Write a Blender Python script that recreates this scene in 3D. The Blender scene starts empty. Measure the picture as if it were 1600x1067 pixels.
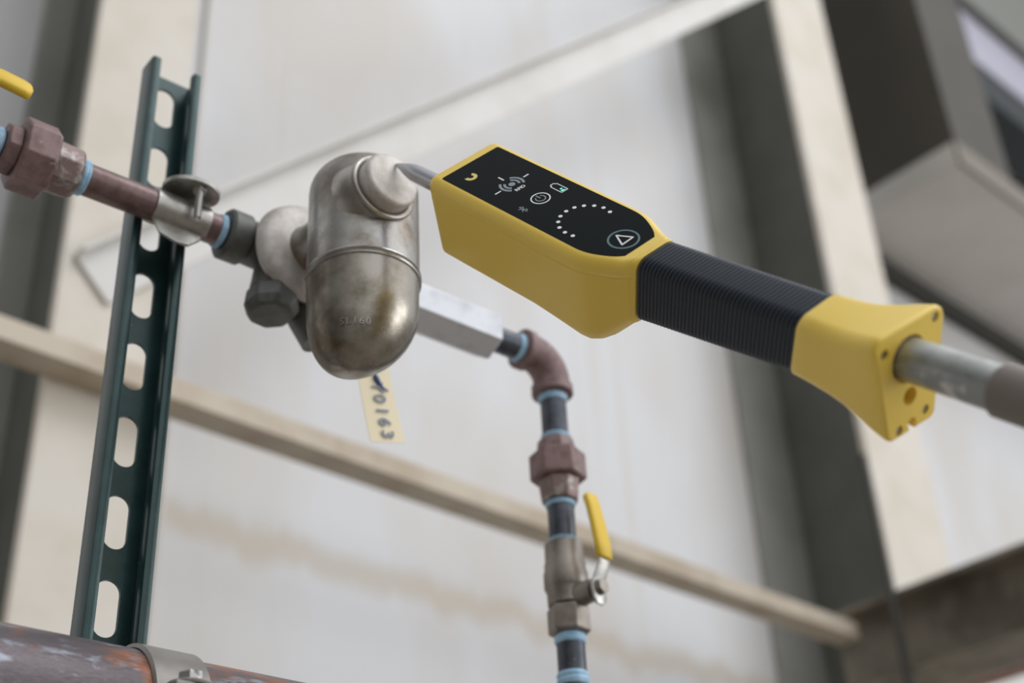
import bpy, bmesh, math, random
from math import sin, cos, pi, sqrt, atan2, radians
from mathutils import Vector, Matrix, noise

random.seed(7)
SC = bpy.context.scene
COL = SC.collection

# ------------------------------------------------------------------ camera
CAM_ROT = Matrix(((0.74144015, -0.33229353, -0.58296442),
                  (-0.66937679, -0.42701204, -0.60794361),
                  (-0.0469171, 0.84097665, -0.53903345)))
# rows are world axes seen from the camera, so this matrix maps camera space to world space
cd = bpy.data.cameras.new('camera')
cam = bpy.data.objects.new('camera', cd)
COL.objects.link(cam)
cam.matrix_world = Matrix.Translation((0, 0, 1.6)) @ CAM_ROT.to_4x4()
cd.sensor_width = 36.0
cd.lens = 49.39
cd.clip_start = 0.02
cd.clip_end = 60
cd.dof.use_dof = True
cd.dof.focus_distance = 0.815
cd.dof.aperture_fstop = 5.0
SC.camera = cam

SC.view_settings.view_transform = 'Standard'
SC.view_settings.look = 'None'
SC.view_settings.gamma = 1.0
SC.view_settings.use_curve_mapping = False
SC.view_settings.exposure = 0.0

# ------------------------------------------------------------------ light
def build_world():
    w = bpy.data.worlds.new('hall_daylight')
    SC.world = w
    w.use_nodes = True
    nt = w.node_tree
    nt.nodes.clear()
    out = nt.nodes.new('ShaderNodeOutputWorld')
    bg = nt.nodes.new('ShaderNodeBackground')
    tc = nt.nodes.new('ShaderNodeTexCoord')
    dot = nt.nodes.new('ShaderNodeVectorMath'); dot.operation = 'DOT_PRODUCT'
    n = Vector((0.30, -0.74, 0.60)).normalized()
    dot.inputs[1].default_value = n
    ramp = nt.nodes.new('ShaderNodeMapRange')
    ramp.inputs['From Min'].default_value = -1; ramp.inputs['From Max'].default_value = 1
    cr = nt.nodes.new('ShaderNodeValToRGB')
    e = cr.color_ramp.elements
    e[0].position = 0.0; e[0].color = (0.14, 0.135, 0.125, 1)
    e[1].position = 1.0; e[1].color = (1.45, 1.48, 1.55, 1)
    m = e.new(0.40); m.color = (0.115, 0.113, 0.108, 1)
    m = e.new(0.60); m.color = (0.42, 0.425, 0.43, 1)
    m = e.new(0.80); m.color = (0.98, 1.0, 1.03, 1)
    nt.links.new(tc.outputs['Generated'], dot.inputs[0])
    nt.links.new(dot.outputs['Value'], ramp.inputs['Value'])
    nt.links.new(ramp.outputs['Result'], cr.inputs['Fac'])
    nt.links.new(cr.outputs['Color'], bg.inputs['Color'])
    bg.inputs['Strength'].default_value = 0.80
    nt.links.new(bg.outputs['Background'], out.inputs['Surface'])
build_world()

def area(name, loc, target, sx, sy, power, col=(1, 1, 1)):
    l = bpy.data.lights.new(name, 'AREA')
    l.shape = 'RECTANGLE'; l.size = sx; l.size_y = sy
    l.energy = power; l.color = col
    o = bpy.data.objects.new(name, l)
    COL.objects.link(o)
    d = Vector(target) - Vector(loc)
    o.matrix_world = Matrix.Translation(loc) @ d.to_track_quat('-Z', 'Y').to_matrix().to_4x4()
    return o
area('overhead_fill', (2.2, -1.6, 6.2), (1.0, 1.2, 2.4), 4.0, 1.6, 70, (0.98, 0.99, 1.0))  # added soft light overhead, source unseen; gives the metal reflections
area('right_fill', (5.0, -3.2, 3.0), (1.2, 1.6, 2.2), 2.6, 2.4, 75, (0.97, 0.985, 1.0))  # added light from the right front, no opening is built for it

# ------------------------------------------------------------------ materials
def lin(c):
    return tuple(((x / 255) / 12.92 if x / 255 <= 0.04045 else ((x / 255 + 0.055) / 1.055) ** 2.4) for x in c)

def mat(name, col, rough=0.5, metal=0.0, col2=None, scale=40, amount=0.5, bump=0.0, bscale=200, lo=0.42, hi=0.62,
        col3=None, scale3=10, lo3=0.55, hi3=0.65, rough2=None, coat=0.0, stretch=None, spec=0.5):
    m = bpy.data.materials.new(name)
    m.use_nodes = True
    nt = m.node_tree
    b = nt.nodes['Principled BSDF']
    c = lin(col)
    b.inputs['Base Color'].default_value = (*c, 1)
    b.inputs['Roughness'].default_value = rough
    b.inputs['Metallic'].default_value = metal
    b.inputs['Coat Weight'].default_value = coat
    b.inputs['Specular IOR Level'].default_value = spec
    tc = nt.nodes.new('ShaderNodeTexCoord')
    src = tc.outputs['Object']
    if stretch:
        mp = nt.nodes.new('ShaderNodeMapping')
        mp.inputs['Scale'].default_value = stretch
        nt.links.new(src, mp.inputs['Vector']); src = mp.outputs['Vector']
    def nz(sc, lo, hi, det=5):
        n = nt.nodes.new('ShaderNodeTexNoise')
        n.inputs['Scale'].default_value = sc
        n.inputs['Detail'].default_value = det
        n.inputs['Roughness'].default_value = 0.6
        nt.links.new(src, n.inputs['Vector'])
        r = nt.nodes.new('ShaderNodeMapRange')
        r.inputs['From Min'].default_value = lo; r.inputs['From Max'].default_value = hi
        nt.links.new(n.outputs['Fac'], r.inputs['Value'])
        return r.outputs['Result'], n.outputs['Fac']
    last = None
    if col2 is not None:
        f, raw = nz(scale, lo, hi)
        mu = nt.nodes.new('ShaderNodeMath'); mu.operation = 'MULTIPLY'; mu.inputs[1].default_value = amount
        nt.links.new(f, mu.inputs[0])
        mx = nt.nodes.new('ShaderNodeMix'); mx.data_type = 'RGBA'
        mx.inputs['A'].default_value = (*c, 1); mx.inputs['B'].default_value = (*lin(col2), 1)
        nt.links.new(mu.outputs[0], mx.inputs['Factor'])
        last = mx.outputs['Result']
        if rough2 is not None:
            rr_ = nt.nodes.new('ShaderNodeMapRange')
            rr_.inputs['To Min'].default_value = rough; rr_.inputs['To Max'].default_value = rough2
            nt.links.new(f, rr_.inputs['Value'])
            nt.links.new(rr_.outputs['Result'], b.inputs['Roughness'])
    if col3 is not None:
        f, raw = nz(scale3, lo3, hi3)
        mx = nt.nodes.new('ShaderNodeMix'); mx.data_type = 'RGBA'
        if last: nt.links.new(last, mx.inputs['A'])
        else: mx.inputs['A'].default_value = (*c, 1)
        mx.inputs['B'].default_value = (*lin(col3), 1)
        nt.links.new(f, mx.inputs['Factor'])
        last = mx.outputs['Result']
    if last:
        nt.links.new(last, b.inputs['Base Color'])
    if bump > 0:
        f, raw = nz(bscale, 0, 1, 3)
        bp = nt.nodes.new('ShaderNodeBump')
        bp.inputs['Strength'].default_value = bump
        bp.inputs['Distance'].default_value = 0.001
        nt.links.new(raw, bp.inputs['Height'])
        nt.links.new(bp.outputs['Normal'], b.inputs['Normal'])
    return m

M = {}
M['yellow'] = mat('yellow_plastic', (252, 217, 96), 0.34, bump=0.05, bscale=1500)
M['yellow_deep'] = mat('yellow_plastic_recess', (226, 165, 40), 0.5)
M['rubber'] = mat('black_rubber', (40, 48, 58), 0.48, bump=0.1, bscale=900, spec=0.4)
M['panel'] = mat('display_black', (5, 14, 17), 0.2, spec=0.07)
M['ink_white'] = mat('print_white', (246, 248, 250), 0.5)
M['ink_grey'] = mat('print_grey', (146, 156, 162), 0.5)
M['ink_teal'] = mat('print_teal_grey', (92, 122, 128), 0.5)
M['ink_yellow'] = mat('print_yellow', (240, 216, 120), 0.5)
def emissive(name, col, s):
    m = mat(name, col, 0.4)
    b = m.node_tree.nodes['Principled BSDF']
    b.inputs['Emission Color'].default_value = (*lin(col), 1); b.inputs['Emission Strength'].default_value = s
    return m
M['led_green'] = emissive('led_green', (120, 240, 220), 0.7)
M['steel_cup'] = mat('stained_shaded_steel_cup', (166, 160, 150), 0.26, 1.0, col2=(104, 96, 80), scale=24, amount=0.85, lo=0.40, hi=0.60,
                 col3=(96, 78, 54), scale3=20, lo3=0.60, hi3=0.72, rough2=0.40, bump=0.10, bscale=700)  # brown stain, plus darkening that stands for the shaded underside
M['steel'] = mat('stainless_steel', (178, 175, 170), 0.25, 1.0, col2=(122, 112, 98), scale=28, amount=0.75, lo=0.40, hi=0.66,
                 col3=(112, 88, 62), scale3=16, lo3=0.60, hi3=0.72, rough2=0.46, bump=0.10, bscale=700)
M['steel_cast'] = mat('blasted_steel', (205, 200, 194), 0.55, 0.55, col2=(160, 150, 140), scale=60, amount=0.6, bump=0.35, bscale=900)
M['steel_bright'] = mat('bright_steel', (190, 188, 184), 0.32, 1.0)
M['probe'] = mat('probe_steel', (186, 188, 192), 0.27, 1.0)
M['zinc'] = mat('zinc_plated', (186, 184, 178), 0.38, 0.9, col2=(140, 136, 130), scale=80, amount=0.5, bump=0.1, bscale=600)
M['cast_grey'] = mat('cast_body_grey', (112, 114, 110), 0.55, 0.55, col2=(86, 86, 82), scale=60, amount=0.6, bump=0.3, bscale=700)
M['maroon'] = mat('maroon_iron', (136, 112, 110), 0.50, 0.2, col2=(96, 74, 70), scale=90, amount=0.6,
                  col3=(176, 168, 160), scale3=110, lo3=0.64, hi3=0.74, bump=0.3, bscale=900)
M['maroon_pipe'] = mat('maroon_pipe', (126, 104, 102), 0.36, 0.45, col2=(92, 72, 68), scale=120, amount=0.6,
                       col3=(150, 130, 122), scale3=60, lo3=0.62, hi3=0.74, bump=0.15, bscale=900)
M['maroon_worn'] = mat('maroon_iron_worn', (132, 112, 108), 0.45, 0.4, col2=(176, 174, 170), scale=150, amount=0.8, lo=0.50, hi=0.64, bump=0.3, bscale=900)
M['black_iron'] = mat('black_iron', (84, 88, 96), 0.34, 0.6, col2=(58, 60, 66), scale=70, amount=0.7, col3=(140, 132, 126), scale3=140, lo3=0.66, hi3=0.76, bump=0.15, bscale=700)
M['tape'] = mat('thread_tape', (176, 212, 234), 0.6, col2=(134, 180, 214), scale=160, amount=0.7, bump=0.5, bscale=700)
M['strut'] = mat('green_strut_paint', (38, 62, 61), 0.30, 0.25, col2=(50, 78, 78), scale=50, amount=0.5, bump=0.1, bscale=900,
                 col3=(150, 160, 160), scale3=420, lo3=0.70, hi3=0.78)
M['valve_brass'] = mat('dull_brass_body', (152, 145, 137), 0.42, 0.7, col2=(112, 102, 92), scale=50, amount=0.6, bump=0.1, bscale=700)
M['hex_white'] = mat('pale_hex_steel', (214, 216, 220), 0.42, 0.45, col2=(180, 182, 188), scale=40, amount=0.7, lo=0.5, hi=0.7)
M['lever'] = mat('yellow_lever_vinyl', (226, 190, 52), 0.5)
M['tag'] = mat('cream_tag', (240, 228, 196), 0.7)
M['ink_blue'] = mat('blue_pen', (70, 96, 150), 0.7)
M['ink_slate'] = mat('slate_print', (134, 142, 158), 0.7)
M['rust_pipe'] = mat('rusted_pipe', (98, 90, 94), 0.36, 0.35, col2=(158, 96, 58), scale=48, amount=0.9, lo=0.50, hi=0.62,
                     col3=(150, 154, 164), scale3=120, lo3=0.56, hi3=0.70, bump=0.5, bscale=420, stretch=(0.45, 1, 1))
M['band'] = mat('dull_steel_band', (152, 148, 144), 0.42, 0.6, col2=(128, 124, 120), scale=60, amount=0.5, bump=0.1, bscale=800)
M['girt'] = mat('cream_painted_steel', (196, 184, 166), 0.6, col2=(164, 146, 122), scale=9, amount=0.6, bump=0.1, bscale=300)
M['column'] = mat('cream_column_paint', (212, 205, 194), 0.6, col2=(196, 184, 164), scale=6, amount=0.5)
M['brace'] = mat('pale_brace_paint', (214, 212, 208), 0.6, col2=(200, 196, 188), scale=6, amount=0.5)
M['dark_beam'] = mat('brown_beam_paint', (130, 121, 107), 0.6, col2=(84, 78, 62), scale=7, amount=0.8)
M['fascia_shaded'] = mat('fascia_shaded_brown', (124, 117, 106), 0.6, col2=(110, 104, 94), scale=4, amount=0.6)  # fascia colour darkened to stand for the shade up here
M['steel_grey_lit'] = mat('grey_column_lit', (150, 150, 144), 0.6, col2=(130, 130, 122), scale=5, amount=0.6)  # column grey lightened to stand for light on the rear flange
M['riser_shaded'] = mat('riser_shaded_grey', (72, 67, 59), 0.6, col2=(64, 60, 51), scale=4, amount=0.6)  # shade under the ceiling is put into this riser colour
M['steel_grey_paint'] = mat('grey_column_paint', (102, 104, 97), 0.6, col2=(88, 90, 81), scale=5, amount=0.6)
M['hood'] = mat('hood_grey_paint', (118, 119, 112), 0.6)
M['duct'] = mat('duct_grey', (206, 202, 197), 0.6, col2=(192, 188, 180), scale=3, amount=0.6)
M['duct_white'] = mat('white_sheet', (172, 170, 184), 0.5)
M['dark'] = mat('dark_tray', (30, 38, 40), 0.6)
M['rod'] = mat('dark_rod', (58, 56, 50), 0.6)
M['pink_pipe'] = mat('pink_primer', (170, 138, 130), 0.6)
M['floor'] = mat('concrete', (146, 138, 128), 0.8, col2=(128, 120, 110), scale=2, amount=0.7)

def wall_material():
    m = bpy.data.materials.new('wall_panel_paint')
    m.use_nodes = True
    nt = m.node_tree
    b = nt.nodes['Principled BSDF']
    b.inputs['Roughness'].default_value = 0.7
    tc = nt.nodes.new('ShaderNodeTexCoord')
    def mapping(s):
        mp = nt.nodes.new('ShaderNodeMapping'); mp.inputs['Scale'].default_value = s
        nt.links.new(tc.outputs['Object'], mp.inputs['Vector']); return mp.outputs['Vector']
    def nz(vec, sc, lo, hi, det=4):
        n = nt.nodes.new('ShaderNodeTexNoise'); n.inputs['Scale'].default_value = sc; n.inputs['Detail'].default_value = det
        nt.links.new(vec, n.inputs['Vector'])
        r = nt.nodes.new('ShaderNodeMapRange'); r.inputs['From Min'].default_value = lo; r.inputs['From Max'].default_value = hi
        nt.links.new(n.outputs['Fac'], r.inputs['Value']); return r.outputs['Result']
    def mix(a, col, f, k=1.0):
        mu = nt.nodes.new('ShaderNodeMath'); mu.operation = 'MULTIPLY'; mu.inputs[1].default_value = k; mu.use_clamp = True
        nt.links.new(f, mu.inputs[0])
        mx = nt.nodes.new('ShaderNodeMix'); mx.data_type = 'RGBA'
        if isinstance(a, tuple): mx.inputs['A'].default_value = (*a, 1)
        else: nt.links.new(a, mx.inputs['A'])
        mx.inputs['B'].default_value = (*lin(col), 1)
        nt.links.new(mu.outputs[0], mx.inputs['Factor']); return mx.outputs['Result']
    base = lin((213, 213, 214))
    c = mix(base, (203, 197, 190), nz(mapping((1, 1, 0.5)), 2.0, 0.42, 0.62), 0.85)
    c = mix(c, (200, 190, 174), nz(mapping((9, 1, 0.35)), 2.2, 0.60, 0.78), 0.45)
    # horizontal tan band with ragged edges at z about 2.62
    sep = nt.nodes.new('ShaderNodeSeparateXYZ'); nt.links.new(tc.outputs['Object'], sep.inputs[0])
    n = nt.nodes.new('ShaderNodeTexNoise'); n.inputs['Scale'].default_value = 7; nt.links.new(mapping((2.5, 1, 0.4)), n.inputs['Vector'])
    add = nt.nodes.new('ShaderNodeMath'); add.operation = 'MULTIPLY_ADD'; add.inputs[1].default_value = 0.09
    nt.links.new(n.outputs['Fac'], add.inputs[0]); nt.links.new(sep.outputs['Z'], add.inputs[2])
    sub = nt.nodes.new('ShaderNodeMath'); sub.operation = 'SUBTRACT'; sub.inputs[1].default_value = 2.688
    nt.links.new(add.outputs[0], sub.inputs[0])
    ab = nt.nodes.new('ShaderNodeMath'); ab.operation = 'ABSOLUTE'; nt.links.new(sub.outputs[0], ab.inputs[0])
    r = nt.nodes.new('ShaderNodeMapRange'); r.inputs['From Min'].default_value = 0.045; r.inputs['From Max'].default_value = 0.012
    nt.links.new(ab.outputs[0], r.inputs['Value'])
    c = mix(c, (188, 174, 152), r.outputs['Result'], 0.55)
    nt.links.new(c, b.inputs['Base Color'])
    return m
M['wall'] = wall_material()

# ------------------------------------------------------------------ helpers
def link_mesh(name, verts, faces, m, parent=None, smooth=True, angle=35, bevel=0.0, bseg=2):
    me = bpy.data.meshes.new(name)
    me.from_pydata([tuple(v) for v in verts], [], [tuple(f) for f in faces])
    bm = bmesh.new(); bm.from_mesh(me)
    bmesh.ops.recalc_face_normals(bm, faces=bm.faces)
    bm.to_mesh(me); bm.free()
    me.validate()
    if smooth:
        for p in me.polygons: p.use_smooth = True
        me.set_sharp_from_angle(angle=radians(angle))
    if m is not None: me.materials.append(m)
    o = bpy.data.objects.new(name, me)
    COL.objects.link(o)
    if parent is not None: o.parent = parent
    if bevel > 0:
        b = o.modifiers.new('bevel', 'BEVEL'); b.width = bevel; b.segments = bseg; b.limit_method = 'ANGLE'; b.angle_limit = radians(32)
    return o

class MB:
    """collects shapes into one mesh; org is subtracted so the geometry is local to its thing"""
    def __init__(s, org=(0, 0, 0)): s.v = []; s.f = []; s.org = Vector(org)
    def add(s, verts, faces):
        n = len(s.v)
        s.v += [Vector(v) - s.org for v in verts]
        s.f += [tuple(i + n for i in f) for f in faces]
        return s
    def loft(s, rings, cap0=True, cap1=True, closed=True):
        n = len(rings[0]); V = [p for r in rings for p in r]; F = []
        for i in range(len(rings) - 1):
            for j in range(n if closed else n - 1):
                k = (j + 1) % n
                F.append((i * n + j, i * n + k, (i + 1) * n + k, (i + 1) * n + j))
        if cap0: F.append(tuple(reversed(range(n))))
        if cap1: F.append(tuple((len(rings) - 1) * n + j for j in range(n)))
        return s.add(V, F)
    def lathe(s, c, axis, prof, seg=40, rot=0.0, cap0=True, cap1=True):
        """prof = [(h, r)...] along axis from centre c"""
        a = Vector(axis).normalized()
        u = a.orthogonal().normalized() if abs(a.z) < 0.9 else Vector((1, 0, 0))
        if abs(a.z) < 0.9: u = (Vector((0, 0, 1)) - a * a.z).normalized()
        w = a.cross(u)
        rings = [[Vector(c) + a * h + (u * cos(2 * pi * k / seg + rot) + w * sin(2 * pi * k / seg + rot)) * r for k in range(seg)] for h, r in prof]
        return s.loft(rings, cap0, cap1)
    def tube(s, pts, rad, seg=20, cap=True):
        pts = [Vector(p) for p in pts]
        if not isinstance(rad, (list, tuple)): rad = [rad] * len(pts)
        rings = []; up = None
        for i, p in enumerate(pts):
            t = (pts[min(i + 1, len(pts) - 1)] - pts[max(i - 1, 0)]).normalized()
            if up is None: up = t.orthogonal().normalized()
            up = (up - t * up.dot(t)).normalized(); w = t.cross(up)
            rings.append([p + (up * cos(2 * pi * k / seg) + w * sin(2 * pi * k / seg)) * rad[i] for k in range(seg)])
        return s.loft(rings, cap, cap)
    def box(s, x0, x1, y0, y1, z0, z1):
        V = [(x, y, z) for x in (x0, x1) for y in (y0, y1) for z in (z0, z1)]
        F = [(0, 1, 3, 2), (4, 6, 7, 5), (0, 4, 5, 1), (2, 3, 7, 6), (0, 2, 6, 4), (1, 5, 7, 3)]
        return s.add(V, F)
    def prism(s, poly, o, ex, ey, h):
        """polygon in the plane (o, ex, ey), extruded by h along ex x ey"""
        o, ex, ey = Vector(o), Vector(ex), Vector(ey); n = ex.cross(ey).normalized()
        a = [o + ex * p[0] + ey * p[1] for p in poly]
        return s.loft([a, [p + n * h for p in a]])
    def build(s, name, m, parent=None, **k):
        return link_mesh(name, s.v, s.f, m, parent, **k)

def tag(o, label=None, cat=None, group=None, kind=None):
    if label: o['label'] = label
    if cat: o['category'] = cat
    if group: o['group'] = group
    if kind: o['kind'] = kind
    return o

PA = radians(-3.5)
P_ORG = Vector((0.32765239, 0.72305772, 2.21853675))
P_ROT = Matrix.Rotation(PA, 4, 'Z')
def pthing(name, org, label, cat, group=None):
    """a thing in the piping frame (x along the horizontal pipe, metres)"""
    o = bpy.data.objects.new(name, None); COL.objects.link(o)
    o.empty_display_size = 0.02
    o.matrix_world = Matrix.Translation(P_ORG) @ P_ROT @ Matrix.Translation(Vector(org))
    return tag(o, label, cat, group)
def pmesh(o, org):
    o.matrix_world = Matrix.Translation(P_ORG) @ P_ROT @ Matrix.Translation(Vector(org)); return o

def boolean_cut(o, mbs):
    """cut the closed shapes out of mesh object o for good (no helper objects stay)"""
    cutters = []
    for mb in mbs:
        c = mb.build('cutter', None); c.parent = o.parent
        cutters.append(c)
        md = o.modifiers.new('cut', 'BOOLEAN'); md.operation = 'DIFFERENCE'; md.object = c; md.solver = 'EXACT'
    bpy.context.view_layer.update()
    dg = bpy.context.evaluated_depsgraph_get()
    me = bpy.data.meshes.new_from_object(o.evaluated_get(dg))
    o.modifiers.clear(); o.data = me
    for c in cutters: bpy.data.objects.remove(c)
    return o

X, Y, Z = Vector((1, 0, 0)), Vector((0, 1, 0)), Vector((0, 0, 1))
mm = 0.001

# ================================================================== SETTING
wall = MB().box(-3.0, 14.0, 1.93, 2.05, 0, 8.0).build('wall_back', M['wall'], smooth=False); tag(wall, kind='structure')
fl = MB().box(-8.0, 14.0, -10.0, 1.93, -0.1, 0).build('floor', M['floor'], smooth=False); tag(fl, kind='structure')
sm = MB().box(1.012, 1.024, 1.920, 1.93, 0.5, 6.0).build('trim_1', M['duct'], smooth=False, bevel=0.002); tag(sm, kind='structure')

def i_column(x0, x1, label, rear):
    tf = 0.018; xc = (x0 + x1) / 2
    t = bpy.data.objects.new('steel_column', None); COL.objects.link(t); t.location = (xc, 1.765, 0)
    tag(t, label, 'column')
    org = (xc, 1.765, 0)
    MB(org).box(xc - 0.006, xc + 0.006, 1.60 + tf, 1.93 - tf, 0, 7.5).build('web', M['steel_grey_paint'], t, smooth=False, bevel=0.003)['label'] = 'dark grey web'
    MB(org).box(rear, x1, 1.93 - tf, 1.929, 0, 7.5).build('rear_flange', M['steel_grey_lit'], t, smooth=False, bevel=0.003)['label'] = 'grey rear flange, lightened as if lit'
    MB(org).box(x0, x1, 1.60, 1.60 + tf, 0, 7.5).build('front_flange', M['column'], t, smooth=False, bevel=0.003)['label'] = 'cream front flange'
    return t
i_column(0.655, 0.825, 'cream steel column at the left, crossed low down by the horizontal girt', 0.678)
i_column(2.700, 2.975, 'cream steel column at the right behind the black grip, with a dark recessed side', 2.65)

# horizontal girt: channel, open at the back
g = MB((1.5, 1.58, 2.61))
prof = [(1.545, 2.614), (1.599, 2.614), (1.599, 2.619), (1.550, 2.619), (1.550, 2.644), (1.599, 2.644), (1.599, 2.649), (1.545, 2.649)]
g.loft([[Vector((x, y, z)) for y, z in prof] for x in (0.25, 2.43)])
o = g.build('steel_girt', M['girt'], smooth=False, bevel=0.0015); o.location = (1.5, 1.58, 2.61)
tag(o, 'long cream steel girt running level across the wall behind the pipework', 'beam')

# diagonal brace: angle section, leg standing out along its upper edge
g = MB((0.675, 1.58, 2.80))
d1 = Vector((1, 0, 1)).normalized(); d2 = Vector((1, 0, -1)).normalized()
p0 = Vector((0.668, 0, 2.822))
sec = [(0, 1.568), (0.006, 1.568), (0.006, 1.592), (0.086, 1.592), (0.086, 1.598), (0, 1.598)]
g.loft([[p0 + d1 * t + d2 * a + Y * yy for a, yy in sec] for t in (0, 3.4)])
o = g.build('diagonal_brace', M['brace'], smooth=False, bevel=0.001); o.location = (0.675, 1.58, 2.80)
tag(o, 'pale steel brace climbing diagonally to the right across the upper wall', 'brace')

# beam coming forward at the lower right
g = MB((2.5, 1.1, 2.51))
sec = [(2.43, 2.675), (2.57, 2.675), (2.57, 2.687), (2.506, 2.687)]
hs = [(2.43, 2.687), (2.43, 2.675), (2.496, 2.675), (2.496, 2.522), (2.43, 2.522), (2.43, 2.51), (2.57, 2.51), (2.57, 2.522), (2.504, 2.522), (2.504, 2.675), (2.57, 2.675), (2.57, 2.687)]
g.loft([[Vector((x, y, z)) for x, z in hs] for y in (0.35, 1.64)])
g.box(2.505, 2.70, 1.600, 1.612, 2.54, 2.66)
o = g.build('steel_beam', M['dark_beam'], smooth=False, bevel=0.002); o.location = (2.5, 1.1, 2.51)
tag(o, 'dark brown steel I-beam coming forward from the wall at the lower right', 'beam')
g = MB((2.42, 1.445, 2.3)).tube([(2.415, 1.445, 1.9), (2.415, 1.445, 2.995)], 0.009, 12)
o = g.build('hanger_rod', M['rod']); o.location = (2.42, 1.445, 2.3)
tag(o, 'thin dark vertical rod passing in front of the brown I-beam', 'rod')
for (x, z, r, nm, mt, lab) in ((2.592, 2.530, 0.012, 'conduit_pipe', 'duct', 'grey conduit just below the brown I-beam in the lower right corner'),
                               (2.640, 2.528, 0.014, 'primed_pipe', 'pink_pipe', 'dull pink pipe lowest in the bottom right corner, under the grey conduit')):
    g = MB((x, 1.0, z)).tube([(x, 0.4, z), (x, 1.52, z)], r, 20)
    o = g.build(nm, M[mt]); o.location = (x, 1.0, z); tag(o, lab, 'pipe')

# ductwork at the upper right
t = bpy.data.objects.new('ventilation_duct', None); COL.objects.link(t); t.location = (3.6, 1.44, 4.28)
tag(t, 'large grey boxed air duct high in the upper right corner', 'duct')
org = (3.6, 1.44, 4.28)
MB(org).box(3.30, 3.63, 1.44, 1.925, 4.37, 6.5).build('riser', M['riser_shaded'], t, smooth=False, bevel=0.004)
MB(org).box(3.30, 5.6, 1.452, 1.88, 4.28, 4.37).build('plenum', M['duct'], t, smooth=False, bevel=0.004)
MB(org).box(3.30, 5.6, 1.44, 1.452, 4.278, 4.372).build('fascia', M['fascia_shaded'], t, smooth=False, bevel=0.003)
MB(org).box(3.28, 5.6, 1.88, 1.925, 4.22, 4.28).build('gap_shade', M['rod'], t, smooth=False, bevel=0.003)  # dark strip in place of the shadowed gap at the wall
g = MB((4.4, 1.7, 5.4)).box(3.70, 6.0, 1.60, 1.80, 5.27, 5.55)
o = g.build('sheet_metal_cover', M['duct_white'], smooth=False, bevel=0.004); o.location = (4.4, 1.7, 5.4)
tag(o, 'pale lilac sheet metal cover above the duct at the right edge', 'cover')
g = MB((4.4, 1.7, 5.8)).box(3.70, 6.0, 1.56, 1.80, 5.555, 6.2)
o = g.build('sheet_metal_hood', M['hood'], smooth=False, bevel=0.004); o.location = (4.4, 1.7, 5.8)
tag(o, 'grey brown sheet metal hood in the top right corner, above the lilac cover', 'hood')
g = MB((4.4, 1.7, 5.1)).box(3.70, 6.0, 1.60, 1.78, 5.08, 5.24)
o = g.build('cable_tray', M['dark'], smooth=False, bevel=0.004); o.location = (4.4, 1.7, 5.1)
tag(o, 'dark cable tray under the pale sheet metal cover at the right edge', 'tray')

# ================================================================== LARGE RUSTED PIPE
ZC, YC, RB = -0.380, -0.034, 0.045
o = MB((0.1, YC, ZC)).lathe((0, YC, ZC), X, [(-0.35, RB), (-0.2, RB), (0, RB), (0.2, RB), (0.4, RB), (0.62, RB)], 72).build('rusted_pipe', M['rust_pipe'])
pmesh(o, (0.1, YC, ZC)); tag(o, 'thick rusty steel pipe running along the bottom left corner', 'pipe')

t = pthing('pipe_clamp', (0.047, YC, ZC), 'dull steel band clamp around the rusty pipe at the foot of the green channel', 'clamp')
g = MB((0.047, YC, ZC))
rings = []
for k in range(0, 61):
    a = radians(-40 + 250 * k / 60)
    dirv = Vector((0, -cos(a), sin(a)))
    c = Vector((0, YC, ZC))
    w = 0.0170
    rings.append([c + dirv * (RB + 0.0006) + X * (0.0405 - w), c + dirv * (RB + 0.0030) + X * (0.0405 - w + 0.001), c + dirv * (RB + 0.0030) + X * (0.0405 + w - 0.001), c + dirv * (RB + 0.0006) + X * (0.0405 + w)])
g.loft(rings)
g.build('band', M['band'], t, angle=50)
e0 = Vector((0.047, YC, ZC)) + Vector((0, -cos(radians(-5)), sin(radians(-5)))) * (RB + 0.003)
# ear and screw at the front of the band
g = MB((0.047, YC, ZC)).box(0.0240, 0.0570, YC - RB - 0.024, YC - RB - 0.0032, ZC + 0.006, ZC + 0.0095)
g.build('ear', M['band'], t, bevel=0.0008)
sx, sy, sz = 0.0375, YC - RB - 0.0125, ZC + 0.0096
MB((0.047, YC, ZC)).lathe((sx, sy, sz), Z, [(0, 0.0122), (0.0012, 0.0128), (0.0022, 0.0118)], 36).build('washer', M['steel_bright'], t)
h = MB((0.047, YC, ZC)).lathe((sx, sy, sz + 0.0023), Z, [(0, 0.0070), (0.0058, 0.0070), (0.0066, 0.0060)], 6).build('bolt', M['steel_bright'], t, angle=25, bevel=0.0004)
boolean_cut(h, [MB((0.047, YC, ZC)).box(sx - 0.0008, sx + 0.0008, sy - 0.01, sy + 0.01, sz + 0.0065, sz + 0.02)])

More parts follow.
